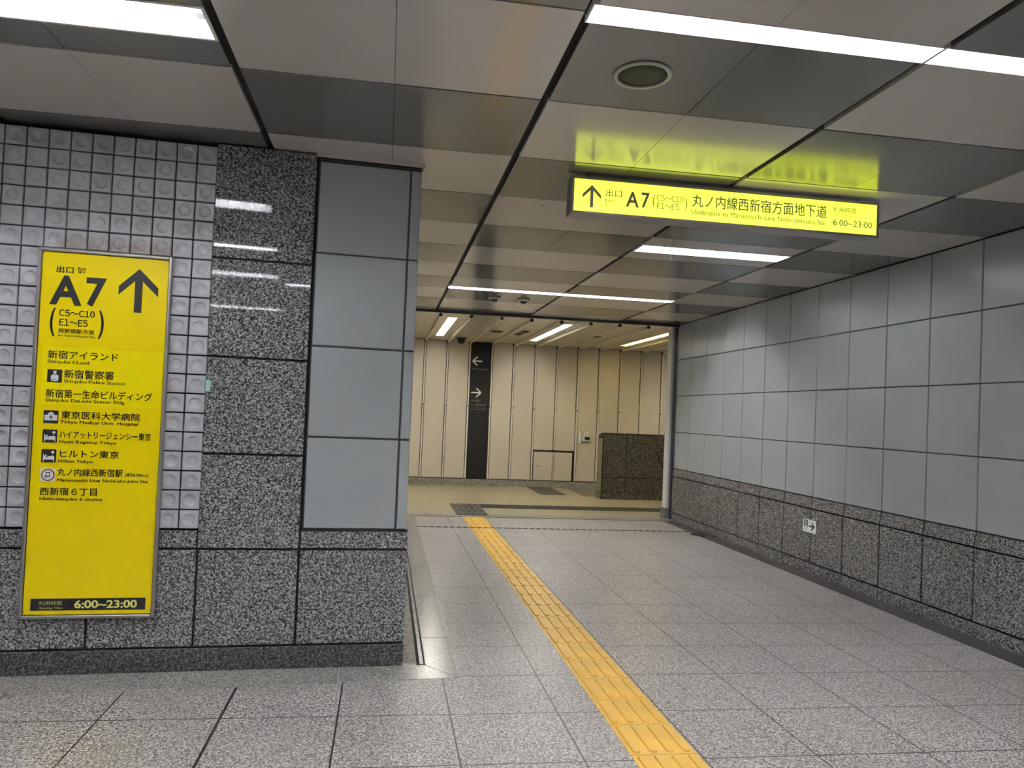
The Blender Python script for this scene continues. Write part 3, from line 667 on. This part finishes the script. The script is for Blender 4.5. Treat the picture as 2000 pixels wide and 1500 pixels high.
# ------------------------------------------------------------------ small ceiling fixtures
sp = thing('ceiling_speaker', 'round ceiling speaker with pale rim and dark grille', 'speaker', (0.961, 2.828, CEIL))
MB().lathe([(0.098, 0), (0.116, 0), (0.118, -0.004), (0.114, -0.009), (0.103, -0.010), (0.098, -0.006)], (0, 0, 0), 'z', 48, hollow=True).build('rim', M['ring'], sp, smooth=True)
MB().lathe([(0.0975, -0.001), (0.0975, -0.005), (0.06, -0.006), (0.01, -0.0065)], (0, 0, 0), 'z', 48).build('grille', M['grille'], sp, smooth=True)
for x, y, lb in ((1.229, 8.745, 'smoke detector nearer the pillar corner, below distant slot lamp'), (1.587, 8.751, 'smoke detector farther from the pillar corner, below distant slot lamp')):
    sd = thing('smoke_detector', lb, 'detector', (x, y, CEIL), 0, 'smoke detectors in the passage ceiling')
    MB().lathe([(0.02, 0), (0.078, 0), (0.078, -0.012), (0.066, -0.022), (0.02, -0.022)], (0, 0, 0), 'z', 28).build('base', M['ring'], sd, smooth=True)
    MB().lathe([(0.042, -0.022), (0.040, -0.040), (0.026, -0.052), (0.004, -0.054)], (0, 0, 0), 'z', 28).build('sensor_head', M['grille'], sd, smooth=True)
sk = thing('ceiling_sensor', 'tiny round sensor in the pale ceiling panel beside hanging sign', 'sensor', (0.960, 4.709, CEIL))
MB().lathe([(0.006, 0), (0.016, 0), (0.015, -0.006), (0.008, -0.007)], (0, 0, 0), 'z', 20, hollow=True).build('rim', M['white'], sk, smooth=True)
MB().lathe([(0.0075, -0.003), (0.007, -0.010), (0.002, -0.012)], (0, 0, 0), 'z', 16).build('lens', M['black'], sk, smooth=True)
rd = thing('hanging_rod', 'thin white rod hanging from ceiling before the wide lamp', 'rod', (2.106, 5.369, CEIL))
MB().lathe([(0.0028, 0), (0.0028, -0.14)], (0, 0, 0), 'z', 10).build('rod', M['white'], rd)
MB().lathe([(0.0028, -0.14), (0.0055, -0.143), (0.0055, -0.158), (0.002, -0.163)], (0, 0, 0), 'z', 12).build('tip', M['white'], rd)

# ------------------------------------------------------------------ tactile paving
TXA, TXB, TP_ = 1.0905, 1.3895, 0.300
def bar_tile():
    mb = MB(); w = 0.1470
    mb.add([(-w, -w, 0), (w, -w, 0), (w, w, 0), (-w, w, 0), (-w, -w, 0.0015), (w, -w, 0.0015), (w, w, 0.0015), (-w, w, 0.0015)], [(4, 5, 6, 7), (0, 1, 5, 4), (1, 2, 6, 5), (2, 3, 7, 6), (3, 0, 4, 7)])
    for k in range(4):
        cx = (-0.1125 + 0.075 * k)
        def ring(r, z, n=6):
            return [(cx + r * math.cos(a), (1 if a < PI else -1) * 0.118 + r * math.sin(a), z) for a in [PI * i / n for i in range(n + 1)] + [PI + PI * i / n + 1e-9 for i in range(n + 1)]]
        lo, hi = ring(0.0185, 0.0015), ring(0.0145, 0.0080); n = len(lo)
        mb.add(lo + hi, [(i, (i + 1) % n, (i + 1) % n + n, i + n) for i in range(n)] + [tuple(range(n, 2 * n))])
    return mb
def dot_tile():
    mb = MB(); w = 0.1470
    mb.add([(-w, -w, 0), (w, -w, 0), (w, w, 0), (-w, w, 0), (-w, -w, 0.0015), (w, -w, 0.0015), (w, w, 0.0015), (-w, w, 0.0015)], [(4, 5, 6, 7), (0, 1, 5, 4), (1, 2, 6, 5), (2, 3, 7, 6), (3, 0, 4, 7)])
    for i in range(5):
        for j in range(5):
            mb.lathe([(0.0165, 0.0015), (0.0115, 0.0065)], (-0.12 + 0.06 * i, -0.12 + 0.06 * j, 0), 'z', 12)
    return mb
ORD = ['', 'second', 'third', 'fourth', 'fifth', 'sixth', 'seventh', 'eighth', 'ninth', 'tenth', 'eleventh', 'twelfth', 'thirteenth', 'fourteenth', 'fifteenth', 'sixteenth',
       'seventeenth', 'eighteenth', 'nineteenth', 'twentieth', 'twenty-first', 'twenty-second', 'twenty-third', 'twenty-fourth', 'twenty-fifth', 'twenty-sixth']
cx_t = (TXA + TXB) / 2
proto = None; y = 4.234 - 6 * TP_ - 0.15; n = 0
while y < 9.0:
    if proto is None: o = proto = bar_tile().build('tactile_tile', M['tactile'])
    else: o = proto.copy(); COL.objects.link(o)
    o.location = (cx_t, y, 0)
    tag(o, ('yellow tactile tile with raised bars, cut by the lower edge of the photo' if n == 0 else f'yellow tactile tile with raised bars, {ORD[n]} from the lower edge of photo'), 'tactile tile', 'yellow barred tactile tiles along the passage')
    y += TP_; n += 1
proto = None
for k, q in enumerate(('beside the drain slot', 'midway between drain slot and threshold', 'touching the threshold')):
    if proto is None: o = proto = dot_tile().build('tactile_tile', M['tactile'])
    else: o = proto.copy(); COL.objects.link(o)
    o.location = (cx_t, 9.265 + 0.2925 * k, 0); o.scale = (1, 0.975, 1)
    tag(o, f'yellow studded tactile tile {q}', 'tactile tile', 'yellow studded tactile tiles at the end')
# dark tiles of the far corridor
def dark_tile(w, h, ribs_along_y=True):
    mb = MB(); mb.box(-w / 2, w / 2, -h / 2, h / 2, 0, 0.003)
    for k in range(5):
        if ribs_along_y:
            c = (-0.4 + 0.2 * k) * w; mb.box(c - w * 0.05, c + w * 0.05, -h / 2 * 0.94, h / 2 * 0.94, 0.003, 0.010)
        else:
            c = (-0.4 + 0.2 * k) * h; mb.box(-w / 2 * 0.94, w / 2 * 0.94, c - h * 0.05, c + h * 0.05, 0.003, 0.010)
    return mb
proto = None
for k, q in enumerate(('nearest the yellow strip', 'in the middle', 'farthest from the yellow strip')):
    if proto is None: o = proto = dark_tile(0.446, 0.398).build('tactile_tile', M['dark_tactile'])
    else: o = proto.copy(); COL.objects.link(o)
    o.location = (1.259, 10.37 + 0.4 * k, 0.0)
    tag(o, f'dark ribbed tactile tile beyond the threshold, {q} of its column', 'tactile tile', 'dark ribbed tactile tiles of the far corridor')
proto = None
for k in range(11):
    if proto is None: o = proto = dark_tile(0.398, 0.398, False).build('tactile_tile', M['dark_tactile'])
    else: o = proto.copy(); COL.objects.link(o)
    o.location = (1.683 + 0.4 * k, 11.17, 0.0)
    tag(o, f'dark tactile tile in the crosswise band, {"next to" if k == 0 else ORD[k] + " from"} the ribbed column', 'tactile tile', 'dark tactile tiles of the crosswise band')

# dark plates on the floor of the far corridor and at the drain's end
fp = MB(); fp.box(2.81, 3.285, 12.99, 14.27, 0, 0.004)
tag(fp.build('floor_mat', M['mat_dark']), 'dark rectangular floor mat before the wall hatch', 'mat')
fp = MB(); fp.box(3.60, 4.22, 12.92, 14.27, 0, 0.004)
tag(fp.build('floor_mat', M['mat_brown']), 'grey-brown floor mat running behind the stone partition', 'mat')
dpl = thing('floor_plate', 'dark folded floor plate at the wall end of the drain slot', 'plate', (3.98, 8.86, 0))
MB().prism([(-0.12, 0.00), (0.02, 0.13), (0.10, 0.12), (0.06, -0.05), (-0.02, -0.19)], lambda a, b_, d: (a, b_, d), 0.002, 0.012).build('plate', M['black'], dpl)
MB().add([(0.06, 0.25, 0.004), (0.12, 0.25, 0.022), (0.135, -0.17, 0.018), (0.10, -0.17, 0.004), (0.06, 0.25, 0.0), (0.12, 0.25, 0.0), (0.135, -0.17, 0.0), (0.10, -0.17, 0.0)],
         [(0, 1, 2, 3), (0, 4, 5, 1), (1, 5, 6, 2), (2, 6, 7, 3), (3, 7, 4, 0)]).build('flap', M['dark_steel'], dpl)

# ------------------------------------------------------------------ far corridor things
PX0, PX1 = 1.596, 1.998
dp = thing('direction_panel', 'tall black panel with white arrows between the cream wall panels', 'sign', ((PX0 + PX1) / 2, FY, 0.136))
PXC = (PX0 + PX1) / 2; PY = -0.012
MB().box(PX0 - PXC, PX1 - PXC, PY, -0.001, 0.0, FAR_CEIL - 0.142).build('panel', M['far_sign'], dp)
dfn = lambda u, v: (u - PXC, PY - 0.001, v - 0.136)
dff = lambda u, v, d: (u - PXC, PY - d, v - 0.136)
for tx, u0, u1, v0, v1, md in [('都営大江戸線都庁前駅', 1.6211, 1.9593, 2.2446, 2.286, 'c'), ('Toei Oedo Line Tochomae Sta.', 1.6288, 1.9305, 2.1974, 2.2154, 'l'), ('東京都庁', 1.6397, 1.8308, 1.6286, 1.6736, 'c'),
   ('丸ノ内線西新宿駅', 1.6374, 1.9341, 1.5494, 1.5969, 'c'), ('Tokyo Metropolitan Government', 1.6393, 1.9259, 1.5042, 1.5214, 'l'), ('Marunouchi Line Nishi-shinjuku Sta.', 1.6407, 1.9503, 1.4708, 1.4882, 'l')]:
    lettering(tx, u0, u1, v0, v1, md, dfn, M['print_white'], dp, 0.012)
def stroke(p, q, w):
    dx, dy = q[0] - p[0], q[1] - p[1]; l = math.hypot(dx, dy); nx, ny = -dy / l * w / 2, dx / l * w / 2
    return [(p[0] + nx, p[1] + ny), (q[0] + nx, q[1] + ny), (q[0] - nx, q[1] - ny), (p[0] - nx, p[1] - ny)]
def thin_arrow(tip, dirx, L, hw, w):
    mb = MB()
    for seg, dd in ((stroke(tip, (tip[0] - dirx * L, tip[1]), w), 0.0012), (stroke(tip, (tip[0] - dirx * hw, tip[1] + hw * 0.93), w), 0.0014), (stroke(tip, (tip[0] - dirx * hw, tip[1] - hw * 0.93), w), 0.0016)): mb.prism(seg, dff, 0.0004, dd)
    return mb.build('arrow', M['print_white'], dp)
thin_arrow((1.640, 2.422), -1, 0.186, 0.094, 0.024); thin_arrow((1.826, 1.806), 1, 0.192, 0.094, 0.026)

ht = thing('wall_hatch', 'square access hatch low in the cream panel wall', 'hatch', (3.317, FY, 0.13))
hh = MB()
for q in ((-0.425, -0.395, 0.0, 0.60), (0.395, 0.425, 0.0, 0.60), (-0.395, 0.395, 0.572, 0.60)): hh.box(q[0], q[1], -0.012, -0.0005, q[2], q[3])
hh.build('frame', M['black'], ht)
for a, b_ in ((-0.390, -0.012), (0.022, 0.390)):
    d_ = MB().slab(1, -1, a, b_, 0.006, 0.566, 0.008, -0.010, 0.004).build('panel', M['cream'], ht)
    if a < -0.3: MB().lathe([(0.014, 0), (0.012, -0.003), (0.004, -0.004)], (-0.305, -0.010, 0.286), 'y', 14).build('keyhole', M['black'], d_)
MB().slab(1, -1, -0.008, 0.008, 0.006, 0.566, 0.008, -0.03, 0.003).build('fin', M['cream_fin'], ht)

wd = thing('wall_box', 'pale box with dark slot on the cream wall above the stone partition corner', 'box', (3.975, FY, 0.94))
MB().slab(1, -1, -0.075, 0.075, 0.0, 0.122, 0.0, -0.07, 0.006).build('body', M['plastic'], wd)
MB().box(-0.045, 0.062, -0.0725, -0.0702, 0.025, 0.088).build('slot', M['black'], wd)
MB().slab(1, -1, -0.055, 0.043, 0.130, 0.188, 0.0, -0.05, 0.006).build('cap', M['white'], wd)
wl = MB().slab(1, -1, -0.025, 0.025, 0.0, 0.212, 0.0, -0.03, 0.006).build('wall_plate', M['white'], None, (3.842, FY, 0.890))
tag(wl, 'narrow white upright plate beside the pale wall box', 'plate')

sw = thing('stone_partition', 'low olive granite partition with rounded corner in the far corridor', 'partition', (4.9, 12.53, 0))
pf = lambda a, b_, d: (a - 4.9, d, b_)
L0, L1, H, R_ = 3.79, 6.2, 1.155, 0.085
top = [(L1, 0.113), (L1, H)] + [(L0 + R_ - R_ * math.sin(PI / 2 * i / 8), H - R_ + R_ * math.cos(PI / 2 * i / 8)) for i in range(9)] + [(L0, 0.113)]
pb = MB(); pb.prism(top, pf, 0.004, 0.28, 0)
# outline moulding and slab joints on the face
inner = [(a + (0.014 if a < L0 + 0.3 else 0), b_ - (0.014 if b_ > 0.3 else 0)) for a, b_ in top]
for a0, a1, b0, b1 in ((L0 + 0.016, 4.214, 0.389, None), (4.229, 6.2, 0.389, None), (L0 + 0.016, 4.214, 0.120, 0.374), (4.229, 6.2, 0.120, 0.374)):
    if b1: pb.slab(1, -1, a0 - 4.9, a1 - 4.9, b0, b1, 0.01, -0.004, 0.003, 1)
    else:
        tp = [(a0, b0), (a1, b0), (a1, H - 0.016)] + ([(L0 + R_ - (R_ - 0.016) * math.sin(PI / 2 * i / 8), H - R_ + (R_ - 0.016) * math.cos(PI / 2 * i / 8)) for i in range(9)] if a0 < 4 else [(a0, H - 0.016)])
        pb.prism(tp, pf, -0.004, 0.006, 1)
pb.build('body', [M['joint'], M['far_granite']], sw)
MB().box(3.775 - 4.9, 1.3, -0.012, 0.29, 0, 0.112).build('plinth', M['far_granite'], sw)
side = MB(); side.box(L0 - 0.006 - 4.9, L0 - 4.9 + 0.0, 0.012, 0.272, 0.118, 0.76); side.box(L0 - 0.006 - 4.9, L0 - 4.9, 0.012, 0.272, 0.766, 1.06)
side.build('end_slab', M['end_stone_lit'], sw)
rg = MB().torus((4.912 - 4.9, -0.02, 0.775), 0.108, 0.010).build('ring', M['black'], sw, smooth=True)
for a in (60, 150, 270): MB().box(0.012 + 0.108 * math.cos(math.radians(a)) - 0.007, 0.012 + 0.108 * math.cos(math.radians(a)) + 0.007, -0.034, -0.0035, 0.775 + 0.108 * math.sin(math.radians(a)) - 0.007, 0.775 + 0.108 * math.sin(math.radians(a)) + 0.007).build('clip', M['steel'], rg)

cc = thing('dome_camera', 'black dome security camera under the far corridor ceiling', 'camera', (1.337, 13.70, FAR_CEIL))
MB().lathe([(0.03, 0), (0.115, 0), (0.118, -0.010), (0.08, -0.022), (0.03, -0.022)], (0, 0, 0), 'z', 28).build('base', M['black'], cc, smooth=True)
MB().lathe([(0.072, -0.022), (0.072, -0.055), (0.062, -0.085), (0.040, -0.108), (0.010, -0.118)], (0, 0, 0), 'z', 28).build('dome', M['black'], cc, smooth=True)
for x, y, r, mt, lb in ((1.79, 12.27, 0.105, 'black', 'dark round ceiling vent between camera and middle lamp'), (3.507, 12.21, 0.085, 'mat_brown', 'brownish round ceiling vent between middle and yellow lamps')):
    v = thing('ceiling_vent', lb, 'vent', (x, y, FAR_CEIL), 0, 'round vents of the far corridor ceiling')
    MB().lathe([(r * 0.8, 0), (r, 0), (r, -0.008), (r * 0.85, -0.012), (r * 0.8, -0.006)], (0, 0, 0), 'z', 28, hollow=True).build('rim', M[mt], v, smooth=True)
    MB().lathe([(r * 0.79, -0.002), (r * 0.79, -0.006), (0.01, -0.007)], (0, 0, 0), 'z', 28).build('grille', M['black' if mt == 'black' else 'grille'], v)
for x, y, lb in ((2.20, 12.45, 'small square ceiling fitting nearer the far wall'), (2.23, 12.05, 'small square ceiling fitting nearer the passage')):
    q = thing('ceiling_fitting', lb + ' beside the middle lamp', 'fitting', (x, y, FAR_CEIL), 0, 'square fittings of the far corridor ceiling')
    MB().box(-0.06, 0.06, -0.09, 0.09, -0.012, 0).build('base', M['mat_brown'], q); MB().box(-0.03, 0.03, -0.05, 0.05, -0.024, -0.0121).build('core', M['black'], q)

bpy.data.objects.remove(_to); bpy.data.curves.remove(_tc)
